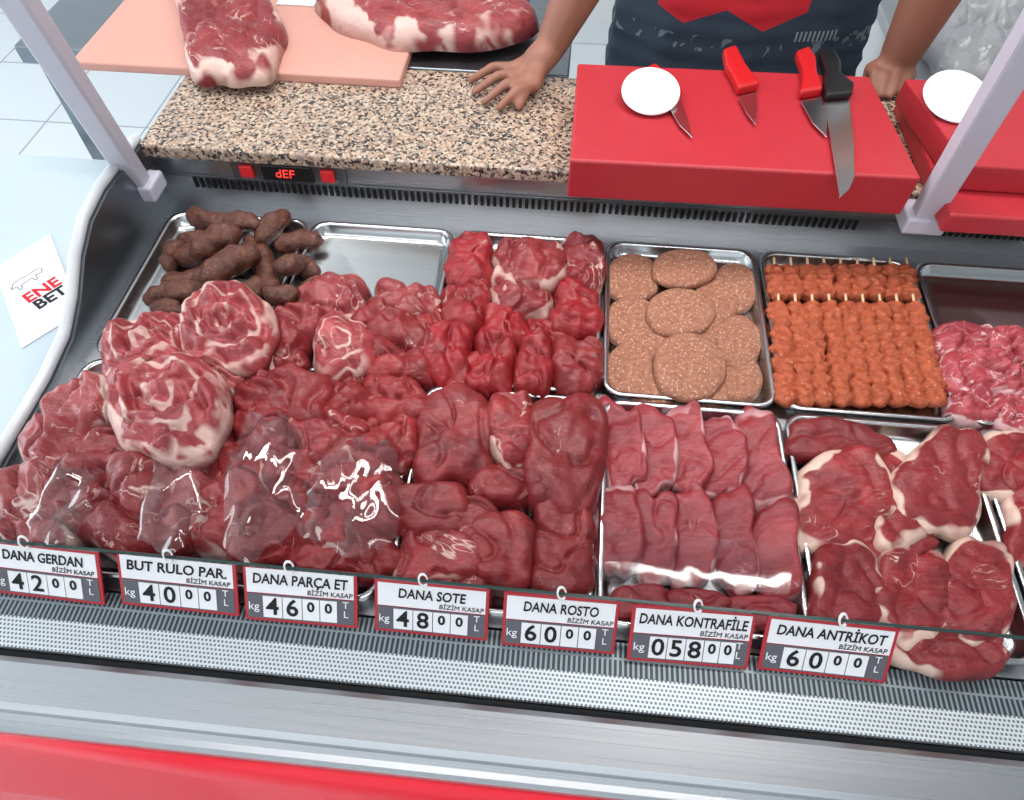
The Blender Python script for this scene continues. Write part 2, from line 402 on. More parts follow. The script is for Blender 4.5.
tag(r2,"thick red cutting board stacked on another red board","cutting board","red cutting boards")
def knife(handle,blade,z,label,hmat,dz=0):
    c=P(*[sum(p[i] for p in handle)/len(handle) for i in (0,1)],z)
    e=empty("knife",Vector((c.x,c.y,z+D))); tag(e,label,"knife","butcher knives on the red board")
    for nm,pts,za,zb,mat,bv in (("handle",handle,0,.017,hmat,.005),("blade",blade,.004,.0065,M['blade'],.0008)):
        pp=[P(u,v,z+za) for u,v in pts]
        n=len(pp); ar=sum(pp[i].x*pp[(i+1)%n].y-pp[(i+1)%n].x*pp[i].y for i in range(n))
        if ar<0: pp.reverse()
        vs=[(p.x-c.x,p.y-c.y,za) for p in pp]+[(p.x-c.x,p.y-c.y,zb) for p in pp]
        fs=[list(range(n))[::-1],list(range(n,2*n))]+[[i,(i+1)%n,n+(i+1)%n,n+i] for i in range(n)]
        o=mesh_obj(nm,vs,fs,mat,e); bevel(o,bv,3)
    return e
knife([(640,78),(654,72),(668,84),(682,99),(667,106),(650,94)],[(666,105),(680,98),(687,118),(692,139),(679,126)],BT+.0005,"small boning knife with thin pointed steel blade",M['redhandle'])
knife([(721,58),(734,54),(743,72),(750,82),(758,92),(736,97),(731,86),(724,74)],[(738,98),(756,93),(757,112),(755,126),(746,114)],BT+.0005,"short knife with red handle and small blade",M['redhandle'])
knife([(793,60),(806,55),(813,66),(814,80),(820,98),(797,101),(800,88),(799,76)],[(800,102),(821,98),(827,120),(826,138),(812,124)],BT+.0005,"red handled boning knife beside a larger chef knife",M['redhandle'])
knife([(816,60),(831,58),(838,70),(838,82),(851,92),(849,102),(823,104),(820,92),(822,80)],[(823,104),(849,101),(853,135),(854,178),(849,190),(839,199),(834,165),(828,130)],BT+.0005,"large chef knife with black handle and wide blade",M['black'])
def oval(u,v,z,r,label,tilt):  # white disc added in place of a lamp reflection in the glass
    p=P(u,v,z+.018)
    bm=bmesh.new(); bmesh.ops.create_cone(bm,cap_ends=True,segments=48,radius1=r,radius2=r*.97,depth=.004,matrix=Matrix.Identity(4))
    me=bpy.data.meshes.new("reflection_oval");bm.to_mesh(me);bm.free();me.materials.append(M['ovalwhite']); o=bpy.data.objects.new("reflection_oval",me); link(o)
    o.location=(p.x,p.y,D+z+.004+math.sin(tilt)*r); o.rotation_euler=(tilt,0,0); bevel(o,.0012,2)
    tag(o,label,"oval","stand-ins for lamp reflections")
oval(651,90,BT+.003,.044,"white oval standing in for a lamp reflection over a knife handle",math.radians(17))
oval(957,96,.196,.048,"white oval standing in for a lamp reflection over the stacked red board",math.radians(17))
# ---------------------------------------------------------------- trays
def rr(x0,x1,y0,y1,r,off,z,seg=6):
    x0+=off;x1-=off;y0+=off;y1-=off; r=max(.006,r-off*.5); out=[]
    for cx,cy,a in ((x1-r,y1-r,0),(x0+r,y1-r,90),(x0+r,y0+r,180),(x1-r,y0+r,270)):
        for i in range(seg+1):
            t=math.radians(a+90*i/seg); out.append((cx+r*math.cos(t),cy+r*math.sin(t),z))
    return out
def tray(x0,x1,y0,y1,label):
    rings=[rr(x0,x1,y0,y1,.026,0,.017),rr(x0,x1,y0,y1,.026,.001,.021),rr(x0,x1,y0,y1,.026,.006,.021),rr(x0,x1,y0,y1,.026,.008,.018),rr(x0,x1,y0,y1,.026,.011,.004),rr(x0,x1,y0,y1,.026,.018,.0015)]
    n=len(rings[0]); vs=[v for r in rings for v in r]; fs=[]
    for k in range(len(rings)-1):
        for i in range(n): fs.append([k*n+i,k*n+(i+1)%n,(k+1)*n+(i+1)%n,(k+1)*n+i])
    fs.append([(len(rings)-1)*n+i for i in range(n)])
    cx,cy=(x0+x1)/2,(y0+y1)/2
    vs=[(a-cx,b-cy,c) for a,b,c in vs]
    o=mesh_obj("meat_tray",vs,fs,M['steel_tray'],None,True); o.location=(cx,cy,D+.0005)
    m=o.modifiers.new("s",'SOLIDIFY'); m.thickness=.001; m.offset=-1
    tag(o,label,"tray","stainless steel meat trays"); return o
WD=.24; YM,YF=-.3123,-.622
ct=["dark sausages and rolled lamb","pink beef cuts","fresh red beef lumps","round minced patties","minced kebab skewers","marbled pink slices"]
cf=["lamb pieces","small beef pieces","large beef roasting cuts","loin strips","ribeye steaks","sliced beef steaks"]
for i in range(-3,3):
    x0=i*WD+.002;x1=(i+1)*WD-.002
    tray(x0,x1,YM+.003,0,"rectangular stainless steel tray holding "+ct[i+3])
    tray(x0,x1,YF,YM-.003,"rectangular stainless steel tray holding "+cf[i+3])
# ---------------------------------------------------------------- meat
rnd=random.Random(5)
def cut(name,u,v,ru,rv,rot,z0,h,mat,label,cat="meat",group=None,wob=.09,ex=2.6,lump=.25,flat=3.0,N=64,R=16,fl=26,crease=.4,tilt=.12,tl=None,swirl=0):
    sd=rnd.uniform(0,50); zz=z0+h*.55
    ph=[rnd.uniform(0,6.28) for _ in range(4)]; am=[rnd.uniform(.4,1)*wob for _ in range(4)]
    c=P(u,v,zz); out=[]
    ca_,sa_=math.cos(math.radians(rot)),math.sin(math.radians(rot))
    for i in range(N):
        t=2*math.pi*i/N
        k=(abs(math.cos(t))**ex+abs(math.sin(t))**ex)**(-1/ex)
        k*=1+am[0]*math.sin(2*t+ph[0])*.6+am[1]*math.sin(3*t+ph[1])*.8+am[2]*math.sin(5*t+ph[2])*.5+am[3]*math.sin(9*t+ph[3])*.3
        a=k*math.cos(t)*ru; b=k*math.sin(t)*rv
        p=P(u+a*ca_-b*sa_, v+a*sa_+b*ca_, zz); out.append((p.x-c.x,p.y-c.y))
    tx,ty=rnd.uniform(-tilt,tilt),rnd.uniform(-tilt,tilt)
    if tl: tx,ty=tl
    ve=Vector((sd,sd*.7,0))
    def top(x,y,r):
        q_=Vector((x,y,0))
        nz=noise.noise(q_*fl+ve); nz2=noise.noise(q_*fl*3+ve); nc=noise.noise(q_*fl*.75+ve*1.7)
        prof=(max(0,1-r**flat))**.5
        cr=crease*math.exp(-(nc/.07)**2)
        sw=swirl*.5*(1+math.sin(r*13+2.2*math.atan2(y,x)*.45+nz*5)) if swirl else 0
        return h*prof*(1+lump*nz+lump*.35*nz2-cr*.45-sw)+(x*tx+y*ty)*prof
    vs=[(0,0,top(0,0,0))];rimv=[0.0]
    for k in range(1,R+1):
        r=(k/R)**.7
        for (x,y) in out: vs.append((x*r,y*r,max(.0,top(x*r,y*r,r)))); rimv.append(r)
    for (x,y) in out: vs.append((x*.93,y*.93,-.002)); rimv.append(1)
    fs=[[0,1+i,1+(i+1)%N] for i in range(N)]
    for k in range(R):
        for i in range(N):
            a=1+k*N+i;b=1+k*N+(i+1)%N; fs.append([a,a+N,b+N,b])
    fs.append([1+R*N+i for i in range(N)][::-1])
    o=mesh_obj(name,vs,fs,mat,None,True); o.location=(c.x,c.y,z0+D)
    at=o.data.attributes.new("rim",'FLOAT','POINT')
    at.data.foreach_set('value',rimv)
    tag(o,label,cat,group); return o
A=.006; B=.038; C=.055
def many(lst,name,mat,label,group,gs=1.06,**k):
    for r in lst:
        r=list(r); m=r[7] if len(r)>7 else mat
        lab=r[8] if len(r)>8 else label
        cut(name,r[0],r[1],r[2]*gs,r[3]*gs,r[4],r[5],r[6],M[m],lab,"meat",group,**k)
many([(470,262,26,26,0,A,.042),(530,262,38,26,5,A+.008,.042,'fatty',"large bright red beef lump with a white fat seam"),(583,262,22,30,0,A,.045,'fatty'),(466,306,25,24,0,A,.04),(522,298,30,20,0,A,.04,'fatty'),
(576,308,27,26,0,A,.04),(505,330,26,20,0,A,.04),(448,352,24,34,10,A,.04),(480,370,18,22,0,A,.03),(497,358,19,33,0,A,.04),(535,361,20,32,-3,A,.042),(577,364,25,30,0,A,.038,'dark'),(548,332,22,14,0,A,.03)],
 "beef_lump",'bright',"bright red lean beef lump packed in a tray","bright red beef lumps",lump=.35,flat=4,ex=3.2,wob=.14,crease=.6)
many([(335,296,32,24,0,A,.045,'pink',"pale pink marbled beef cut with fat edge"),(405,302,38,20,5,A,.038,'pink',"pale pink marbled beef cut with fat edge"),(372,320,22,18,0,A,.035),(300,322,26,18,-10,A,.045,'pink',"pale pink marbled beef cut with fat edge"),(285,346,28,26,0,A,.045),(342,344,32,30,0,B-.01,.035,'roll',"dark red beef cut with curled fatty rim"),(404,333,38,20,8,A,.042),(392,362,42,22,5,A,.036),(340,378,30,14,0,A,.03),(428,318,16,22,0,A,.03)],
 "beef_cut",'red',"red boneless beef cut lying in the pile","boneless beef cuts beside the rolls",lump=.3,flat=4,wob=.16,crease=.6)
many([(145,345,50,36,-10,B-.01,.05),(225,322,45,42,10,C,.045,'roll',"round lamb roll with curled fat swirl on top of the pile"),(162,400,60,54,0,C,.05,'roll',"largest round lamb roll with thick white fat folds"),(240,372,42,24,-10,A,.06,'silver')],
 "lamb_roll",'roll',"rolled lamb piece with curled pale fat layers","rolled lamb pieces",lump=.3,fl=30,crease=.5,flat=4,swirl=.22,R=28,N=80)
many([(80,412,42,30,-30,A,.055,'silver'),(60,450,40,32,-20,A,.055),(195,440,42,36,0,A,.05),(40,505,48,48,0,A,.06,'silver'),(118,500,76,48,5,A+.01,.06,'fatty',"large lamb piece with white fat stripes across"),(190,500,24,48,15,A,.06,'silver'),(120,455,60,24,0,A,.055),(215,470,22,30,0,A,.045)],
 "lamb_piece",'pink',"lamb piece with pale fat covering","lamb pieces",lump=.3,flat=4.5,wob=.14,crease=.6)
many([(285,398,48,30,0,A+.02,.045),(338,402,36,30,0,A,.045),(392,402,38,28,0,A,.045),(262,436,34,30,0,A,.055),(330,436,40,30,0,A+.015,.042,'fatty'),(390,440,34,30,0,A,.045),(300,478,42,30,0,A,.052,'fatty'),(356,480,36,32,0,A+.01,.045),(244,482,30,34,0,A,.052),(290,524,44,30,0,A,.052),(343,530,38,30,0,A+.01,.042,'fatty'),(382,505,26,32,0,A,.045),(222,520,30,38,0,A,.05,'pink'),(262,548,34,18,0,A,.045),(320,560,40,20,0,A,.04),(372,556,30,24,0,A,.04)],
 "beef_piece",'red',"small boneless beef piece with thin fat seams","boneless beef pieces",lump=.25,fl=30,flat=5,wob=.17,crease=.6,tilt=.2)
many([(455,438,40,50,0,A,.052),(511,428,24,36,0,A+.01,.05,'fatty',"narrow beef cut with white fat seam on top"),(565,455,40,64,5,A,.055),(432,512,40,28,0,A,.045),(440,556,46,30,0,A,.04,'fatty'),(505,484,34,22,0,A,.042),(503,548,34,38,0,A,.046),(470,520,26,24,0,A,.042),(563,525,30,26,0,A,.042),(562,566,34,34,0,A,.042),(548,490,20,16,0,A,.035),(455,590,40,14,0,A,.03)],
 "beef_roast",'dark',"smooth dark red beef roasting cut in its tray","beef roasting cuts",lump=.14,ex=3.4,flat=7,wob=.11,tilt=.16)
lo=[(621,446,22,44,-8),(652,450,23,44,-10),(686,450,22,42,-10),(720,456,22,42,-10),(758,460,24,48,-10),(617,530,23,46,0),(653,536,23,48,-2),(692,538,23,48,-4),(732,540,24,48,-5),(774,552,24,50,-8)]
for k_,(u,v,a,b,r) in enumerate(lo):
    cut("loin_slice",u,v,a*1.06,b*1.03,r,A,.021,M['loin'],"flat beef loin slice overlapping the next one","meat","beef loin slices",lump=.14,ex=3.4,wob=.16,flat=12,tl=(.34,.02),crease=.3)
for (u,v,a,b) in [(636,602,34,18),(696,606,34,18),(760,612,36,18)]:
    cut("loin_slice",u,v,a,b,0,A,.02,M['loin'],"flat beef loin slice at the tray end","meat","beef loin slices",lump=.15,ex=3.0,wob=.12,flat=9,tl=(.1,.02))
many([(838,442,54,20,4,A,.022,'dark',"flat dark red beef steak in a ribeye tray"),(842,502,50,48,0,A,.028),(900,500,38,50,8,A,.025),(943,482,42,52,12,A+.01,.026),(848,590,38,48,0,A,.03),(912,596,38,50,5,A,.03),(975,592,38,50,12,A+.004,.03),(945,648,62,24,5,A,.026,'steak'),(893,548,40,14,0,A,.02)],
 "ribeye_steak",'steak',"red ribeye steak with white fat rim in a tray","ribeye steaks",gs=1.08,lump=.16,ex=2.8,flat=10,wob=.13,tilt=.1)
many([(1003,465,34,34,10,A,.028),(1035,520,34,44,10,A,.028)],
 "beef_steak",'steak',"red beef steak with fat seam in a tray","sliced beef steaks",lump=.18,flat=8)
many([(965,342,30,20,10,A,.03),(1010,348,34,20,5,A,.034),(978,372,40,20,10,A+.005,.03),(1020,380,34,20,0,A,.034),(985,402,34,20,5,A,.03),(1025,415,34,18,5,A,.03)],
 "marbled_beef_slice",'mosaic',"thin pink beef slice with lacy white marbling","marbled beef slices",lump=.4,fl=40,gs=1.12,crease=.8,flat=5)
for (u,v,ru,rv,z) in [(632,278,27,22,A),(735,288,22,24,A),(715,302,24,22,A),(684,268,32,17,A+.012),(633,322,27,24,A),(738,342,23,28,A),(660,340,26,24,A),(700,335,28,24,A),(681,312,34,23,A+.012),(630,368,24,26,A),(655,388,25,18,A),(740,378,22,24,A),(715,385,24,20,A),(690,366,36,32,A+.014)]:
    up=z>A
    cut("meat_patty",u,v,ru*1.05,rv*1.05,0,z,.013,M['patty'],"round minced meat patty "+("resting on other patties" if up else "laid flat in a tray"),"meat patty","round meat patties",wob=.03,ex=2.15,lump=.12,flat=9,crease=0)
def tube(name,p,q,r,mat,parent=None,seg=16,rings=14,lump=.15,fr=60,bend=0,flatz=1.0,taper=.5,origin=None):
    p=Vector(p);q=Vector(q); d=q-p; L=d.length; d.normalize(); s=d.cross(Vector((0,0,1))).normalized(); up=s.cross(d)
    sd=Vector((rnd.uniform(0,50),0,0)); vs=[];fs=[]
    o0=origin if origin is not None else (p+q)/2
    for k in range(rings+1):
        t=k/rings
        if taper>0:
            e=min(t,1-t)*L/(r*taper*2); pr=math.sqrt(max(0,1-(1-min(1,e))**2))
            if k in(0,rings): pr=.05
        else: pr=1
        c=p+d*L*t+s*bend*math.sin(t*math.pi)
        for i in range(seg):
            a=2*math.pi*i/seg
            dirv=s*math.cos(a)+up*math.sin(a)*flatz
            pt=c+dirv*r*pr
            pt=pt+dirv*r*pr*lump*noise.noise(pt*fr+sd)
            vs.append(pt-o0)
    for k in range(rings):
        for i in range(seg): fs.append([k*seg+i,k*seg+(i+1)%seg,(k+1)*seg+(i+1)%seg,(k+1)*seg+i])
    fs.append(list(range(seg))[::-1]); fs.append([rings*seg+i for i in range(seg)])
    o=mesh_obj(name,vs,fs,mat,parent,True)
    if parent is None:o.location=o0
    return o
for (a,b,r,z) in [((142,300),(208,288),.017,.022),((160,284),(220,268),.017,.023),((222,304),(266,278),.017,.023),((262,245),(276,296),.017,.022),((283,304),(322,278),.016,.022),((282,262),(320,275),.016,.021),((172,256),(234,264),.018,.024),((186,215),(244,220),.017,.022),((258,244),(288,212),.019,.03),((274,247),(324,240),.016,.024),((190,256),(242,230),.02,.05),((200,282),(260,250),.021,.052),((222,224),(262,226),.016,.042),((210,308),(250,294),.015,.02),((236,266),(252,238),.016,.024),((168,272),(182,240),.015,.02),
    ((262,292),(300,292),.016,.044),((272,268),(306,258),.016,.046),((176,240),(214,236),.015,.022),((150,308),(184,312),.014,.02),((196,296),(236,286),.016,.046)]:
    o=tube("sausage",P(*a,z),P(*b,z),r,M['sausage'],lump=.35,bend=rnd.choice((-1,1))*rnd.uniform(.004,.010),rings=22,taper=.9)
    tag(o,"dark brown wrinkled sausage "+("lying on the heap" if z>.04 else "in a heap on the deck"),"sausage","heap of dark sausages")
ks=[]
for j in range(9):
    u0=773+j*16.5
    ks.append(((u0,266),(u0+5,301),.018))
for j in range(9):
    ks.append(((777+j*16.8,303),(786+j*18.8,407),.020))
for (a,b,z) in ks:
    p=P(*a,z);q=P(*b,z); mid=(p+q)/2
    e=empty("kebab_skewer",Vector((mid.x,mid.y,D+.004))); tag(e,"minced meat kebab on a wooden stick in a tray","kebab","minced kebab skewers")
    tube("minced_meat",p,q,.0155,M['kebab'],e,20,60,.6,110,rnd.uniform(-.004,.004),.8,origin=e.location)
    d=(p-q).normalized()
    tube("stick",p-d*.01+Vector((0,0,.006)),p+d*.010+Vector((0,0,.008)),.002,M['wood'],e,8,2,0,1,taper=0,origin=e.location)
bz=GT+.016
cut("beef_slab",225,14,52,60,-18,bz,.05,M['fatty'],"large beef slab with white fat seams on the peach board","meat",None,lump=.22,flat=8,wob=.14)
cut("cured_ham",432,-4,108,42,-3,bz,.045,M['pink'],"long marbled ham half with white fat edge","meat",None,lump=.12,flat=9)
a=P(283,-6,bz);b=P(314,7,bz)
pl=box("price_label",a.x,b.x,b.y,a.y,D+bz+.0003,D+bz+.002,M['white']); tag(pl,"small white paper price label on the peach board","price label")
# side storage behind the person
cab=empty("rear_cabinet",(.95,.75,0)); tag(cab,"low white rear cabinet standing behind the counter","cabinet")
o=box("body",.62,1.4,.52,1.0,0,.80,M['wallpaint'],None,.004); o.location-=cab.location; o.parent=cab
o=box("cabinet_top",.60,1.42,.50,1.02,.80,.825,M['steel'],None,.004); o.location-=cab.location; o.parent=cab
cut("plastic_bag",985,22,62,44,0,.026,.07,M['plastic'],"crinkled pale plastic bag lying on the rear cabinet","plastic bag",None,lump=.5,fl=22,crease=.8,flat=4,wob=.15)
# ---------------------------------------------------------------- cling film folds over the meat
def film(u,v,ru,rv,rot,z,label,amp=.006,seed=1,edge=.008):
    c=P(u,v,z); n=40; vs=[];fs=[]
    ca_,sa_=math.cos(math.radians(rot)),math.sin(math.radians(rot)); so=Vector((seed*9.3,seed*3.1,0))
    for i in range(n+1):
        for j in range(n+1):
            a=(i/n*2-1);b=(j/n*2-1)
            m_=max(abs(a),abs(b)); l_=math.hypot(a,b) or 1; f_=m_/l_*.75+.25
            if edge==0: f_=1
            k=f_*(1+(.25 if edge else 0)*noise.noise(Vector((a*1.5,b*1.5,seed))))
            p=P(u+(a*ru*ca_-b*rv*sa_)*k,v+(a*ru*sa_+b*rv*ca_)*k,z)
            q_=Vector((p.x,p.y,0))
            w_=noise.noise(Vector((q_.x*30,q_.y*12,0))+so); w2=noise.noise(Vector((q_.x*70,q_.y*30,0))+so)
            vs.append((p.x-c.x,p.y-c.y,amp*(w_+.4*w2)-edge*(m_**4)))
    for i in range(n):
        for j in range(n):
            x_=i*(n+1)+j; fs.append([x_,x_+1,x_+n+2,x_+n+1])
    o=mesh_obj("cling_film",vs,fs,M['film'],None,True); o.location=(c.x,c.y,D+z)
    tag(o,label,"plastic film","clear film over the meat")
film(262,480,38,74,12,.070,"clear shiny plastic film wrinkled over beef pieces",seed=2)
film(350,495,52,58,10,.064,"clear shiny plastic film wrinkled over beef pieces",seed=3)
film(165,500,30,52,10,.080,"clear shiny plastic film stretched over lamb",seed=4)
film(60,498,28,44,25,.076,"clear shiny plastic film stretched over lamb",seed=5)
film(695,562,97,25,4,.045,"clear flat film patch laid to mirror the added tube over the loin slices",amp=.0004,seed=6,edge=0)  # patch laid flat to mirror the added tube as a white bar
# ---------------------------------------------------------------- price tags
tags=[((-14,537),(100,552),(-4,592),(106,603),"DANA GERDAN",("4","2","0","0")),
((108,548),(228,562),(124,604),(240,614),"BUT RULO PAR.",("4","0","0","0")),
((238,562),(355,572),(248,618),(357,627),"DANA PARÇA ET",("4","6","0","0")),
((370,577),(484,587),(375,628),(488,640),"DANA SOTE",("4","8","0","0")),
((498,590),(615,600),(502,643),(613,653),"DANA ROSTO",("6","0","0","0")),
((630,603),(757,612),(628,658),(745,668),"DANA KONTRAFİLE",("0","5","8","0","0")),
((772,615),(907,628),(758,667),(882,682),"DANA ANTRİKOT",("6","0","0","0"))]
for TL,TR,BL,BR,ti,dg_ in tags:
    bl_=P(*BL,.001);br_=P(*BR,.001);tl_=P(*TL,.056);tr_=P(*TR,.056)
    w=((br_-bl_).length+(tr_-tl_).length)/2; cb_=(bl_+br_)/2; ct_=(tl_+tr_)/2
    xa=((br_-bl_)+(tr_-tl_)).normalized(); ya=(ct_-cb_); hgt=ya.length; ya=ya.normalized(); za=xa.cross(ya).normalized(); ya=za.cross(xa)
    e=empty("price_tag"); e.matrix_world=Matrix(((xa.x,ya.x,za.x,cb_.x),(xa.y,ya.y,za.y,cb_.y),(xa.z,ya.z,za.z,cb_.z),(0,0,0,1)))
    tag(e,"red framed price tag reading "+ti.title().replace("İ","I").replace("Ç","C")+" with flip digits","price tag","price tags along the glass edge")
    def tb(n,x0,x1,y0,y1,z0,z1,m,bev=0): return lb(n,x0*w-w/2,x1*w-w/2,y0*hgt,y1*hgt,z0,z1,M[m],e,bev)
    tb("frame",0,1,0,1,0,.003,'tagred',.001)
    tb("header_card",.03,.97,.52,.95,.003,.0036,'white')
    tb("digit_panel",.03,.97,.06,.50,.003,.0036,'taggrey')
    T=lambda x,y,z=.0041: Matrix.Translation(((x-.5)*w,y*hgt,z))
    textobj(ti,hgt*.25,M['ink'],e,T(.5,.77),.0003,.1,fitw=min(.88,.062*len(ti)+.03)*w)
    textobj("BİZİM KASAP",hgt*.12,M['ink'],e,T(.76,.585),0,.1)
    textobj("kg",hgt*.2,M['white'],e,T(.085,.27),0,0)
    textobj("T\nL",hgt*.17,M['white'],e,T(.90,.33),0,0)
    n=len(dg_); x=.17
    for i,dch in enumerate(dg_):
        small=i>=n-2; cw=(.13 if small else .15) if n==5 else (.155 if small else .175)
        tb("digit_card",x,x+cw-.008,.09,.47,.0036,.0044,'white')
        textobj(dch,hgt*(.24 if small else .42),M['ink'],e,T(x+cw/2-.004,.33 if small else .28,.0048),.0005,0,name="digit")
        x+=cw
def hook(u,v):
    p=P(u,v,GZ)
    me=bpy.data.meshes.new("hook"); bm=bmesh.new()
    R_,r_=.0075,.0017; N1,N2=20,6
    g=[[bm.verts.new(((R_+r_*math.cos(b*6.283/N2))*math.cos(a*5.4/N1)*.6,r_*math.sin(b*6.283/N2),(R_+r_*math.cos(b*6.283/N2))*math.sin(a*5.4/N1))) for b in range(N2)] for a in range(N1+1)]
    for a in range(N1):
        for b in range(N2): bm.faces.new([g[a][b],g[a+1][b],g[a+1][(b+1)%N2],g[a][(b+1)%N2]])
    bm.to_mesh(me);bm.free(); me.materials.append(M['hook'])
    for f_ in me.polygons:f_.use_smooth=True
    o=bpy.data.objects.new("tag_hook",me); link(o); o.location=(p.x,GY-.001,D+GZ+.004); o.rotation_euler=(-.6,0,.4)
    tag(o,"small white wire hook clipped over the glass edge","hook","tag hooks")
for u,v in ((25,545),(170,556),(292,562),(425,573),(562,586),(697,600),(840,612)): hook(u,v)
# ---------------------------------------------------------------- left side
st=empty("side_table",(-1.2,-.1,0)); tag(st,"pale laminate side table standing beside the display case","table")
o=box("table_top",-1.7,-.80,-.5,.28,.68,.70,M['tablegrey'],None,.003); o.location-=st.location;o.parent=st
for xx in(-1.66,-.84):
    for yy in (-.46,.24):
        o=box("leg",xx-.02,xx+.02,yy-.02,yy+.02,0,.68,M['alu']);o.location-=st.location;o.parent=st
pc=[P(-6,268,-.098),P(50,234,-.098),P(80,312,-.098),P(22,348,-.098)]
ps=prism("paper_sign",[p.xy for p in pc],.7005,.702,M['white']); tag(ps,"white paper sheet with red and black print on the side table","paper sign")
ang=math.atan2((pc[2]-pc[3]).y,(pc[2]-pc[3]).x)
RZ=Matrix.Rotation(ang,4,'Z')
for s_,m_,dx,dy,sz in (("ENE",'redink',.004,-.012,.036),("BET",'ink',.004,-.040,.034)):
    textobj(s_,sz,M[m_],ps,RZ@Matrix.Translation((dx,dy,.0018)),.0010,0)
pts_=[(-.030,.030),(-.020,.042),(-.006,.044),(.010,.042),(.024,.045),(.032,.038),(.026,.030),(.016,.032),(.014,.020),(.010,.020),(.008,.030),(-.012,.028),(-.016,.018),(-.020,.018),(-.020,.030)]
vs=[];fs=[]
for i in range(len(pts_)):
    a=Vector((*pts_[i],0));b=Vector((*pts_[(i+1)%len(pts_)],0)); d=(b-a).normalized(); nn=Vector((-d.y,d.x,0))*.0009
    k=len(vs); vs+=[a-nn,b-nn,b+nn,a+nn]; fs.append([k,k+1,k+2,k+3])
o=mesh_obj("line_drawing",vs,fs,M['greyink'],ps); o.matrix_local=RZ@Matrix.Translation((0,0,.0018))
# ---------------------------------------------------------------- person
def spheres(bm,p,r,q,s,sc_=(1,1,1)):
    p=Vector(p);q=Vector(q);L=(q-p).length; n=max(1,int(L/(min(r,s)*.25)))
    for i in range(n+1):
        t=i/n; c=p.lerp(q,t); rad=r+(s-r)*t
        m=Matrix.Translation(c)@Matrix.Diagonal((rad*sc_[0],rad*sc_[1],rad*sc_[2],1))
        bmesh.ops.create_icosphere(bm,subdivisions=2,radius=1,matrix=m)
def fused(name,build,vox,mat,parent,loc,smooth=6):
    bm=bmesh.new(); build(bm); me=bpy.data.meshes.new(name); bm.to_mesh(me); bm.free()
    t=bpy.data.objects.new("tmp",me); link(t)
    m=t.modifiers.new("r",'REMESH'); m.mode='VOXEL'; m.voxel_size=vox
    m2=t.modifiers.new("s",'SMOOTH'); m2.iterations=smooth; m2.factor=.5
    dg=bpy.context.evaluated_depsgraph_get(); me2=bpy.data.meshes.new_from_object(t.evaluated_get(dg)); bpy.data.objects.remove(t)
    me2.transform(Matrix.Translation(-loc)); me2.materials.clear(); me2.materials.append(mat)
    for f_ in me2.polygons:f_.use_smooth=True
    o=bpy.data.objects.new(name,me2); link(o,parent); 
    if parent is None:o.location=loc
    return o
bx,by=.24,.56
ploc=Vector((bx,by,0))
def V(x,y,z): return Vector((x,y,z+D))
shR,shL=V(bx-.20,by+.0,.60),V(bx+.20,by,.60)
elR=P(605,-70,.33); wrR=P(550,48,GT+.045)
elL=P(965,-70,.36); wrL=P(902,52,GT+.05)
pmR=P(525,76,GT+.022); pmL=P(890,72,GT+.022)
def hand(bm,wr,pm,tips,thumb):
    spheres(bm,wr,.027,wr.lerp(pm,.45),.028)
    n=len(tips)
    side=(tips[-1]-tips[0]); side.z=0; side.normalize()
    for i,t in enumerate(tips):
        kn=pm+side*((i-(n-1)/2)*.021)
        spheres(bm,wr.lerp(pm,.35),.018,kn,.0125)
        mid=kn.lerp(t,.5)+Vector((0,0,.012))
        spheres(bm,kn,.0105,mid,.0092); spheres(bm,mid,.0092,t,.0072)
    b=wr.lerp(pm,.35); m=b.lerp(thumb,.55)+Vector((0,0,.006))
    spheres(bm,b,.015,m,.0115); spheres(bm,m,.0115,thumb,.0088)
tz=GT+.0085
tipsR=[P(471,80,tz),P(474,92,tz),P(484,102,tz),P(499,108,tz)]
thR=P(519,106,tz)
tipsL=[P(872,90,tz),P(880,95,tz),P(890,96,tz),P(900,94,tz)]
thL=P(866,78,tz)
def body(bm):
    spheres(bm,V(bx,by,.10),.15,V(bx,by,.3),.14,(1.3,.75,1)); spheres(bm,V(bx,by,.3),.14,V(bx,by,.52),.16,(1.25,.7,1))
    spheres(bm,shR,.06,shL,.06); spheres(bm,V(bx,by,.6),.06,V(bx,by,.72),.055)
    spheres(bm,shR,.056,elR,.044); spheres(bm,elR,.044,elR.lerp(wrR,.35),.044); spheres(bm,elR.lerp(wrR,.35),.044,wrR,.027)
    spheres(bm,shL,.056,elL,.046); spheres(bm,elL,.046,elL.lerp(wrL,.35),.048); spheres(bm,elL.lerp(wrL,.35),.048,wrL,.034)
    hand(bm,wrR,pmR,tipsR,thR); hand(bm,wrL,pmL,tipsL,thL)
    spheres(bm,V(bx,by-.02,.84),.09,V(bx,by-.02,.87),.092,(.85,1,1.15)); spheres(bm,V(bx,by-.05,.77),.05,V(bx,by-.04,.8),.06)
    spheres(bm,V(bx,by-.115,.855),.008,V(bx,by-.13,.825),.014)
    for s_ in(-1,1):
        spheres(bm,V(bx+s_*.082,by-.01,.835),.014,V(bx+s_*.084,by-.01,.86),.016,(.5,1,1))
    spheres(bm,V(bx-.018,by-.112,.79),.008,V(bx+.018,by-.112,.79),.008)
    for s_ in(-1,1):
        hip=V(bx+s_*.09,by,.08); kn=Vector((bx+s_*.1,by-.01,.48)); an=Vector((bx+s_*.11,by+.01,.09))
        spheres(bm,hip,.095,kn,.06); spheres(bm,kn,.06,an,.04); spheres(bm,an-Vector((0,0,.045)),.04,an+Vector((0,-.16,-.055)),.032)
person=fused("person",body,.0045,M['skin'],None,ploc,5)
tag(person,"person in dark printed apron leaning both hands on the worktop","person")
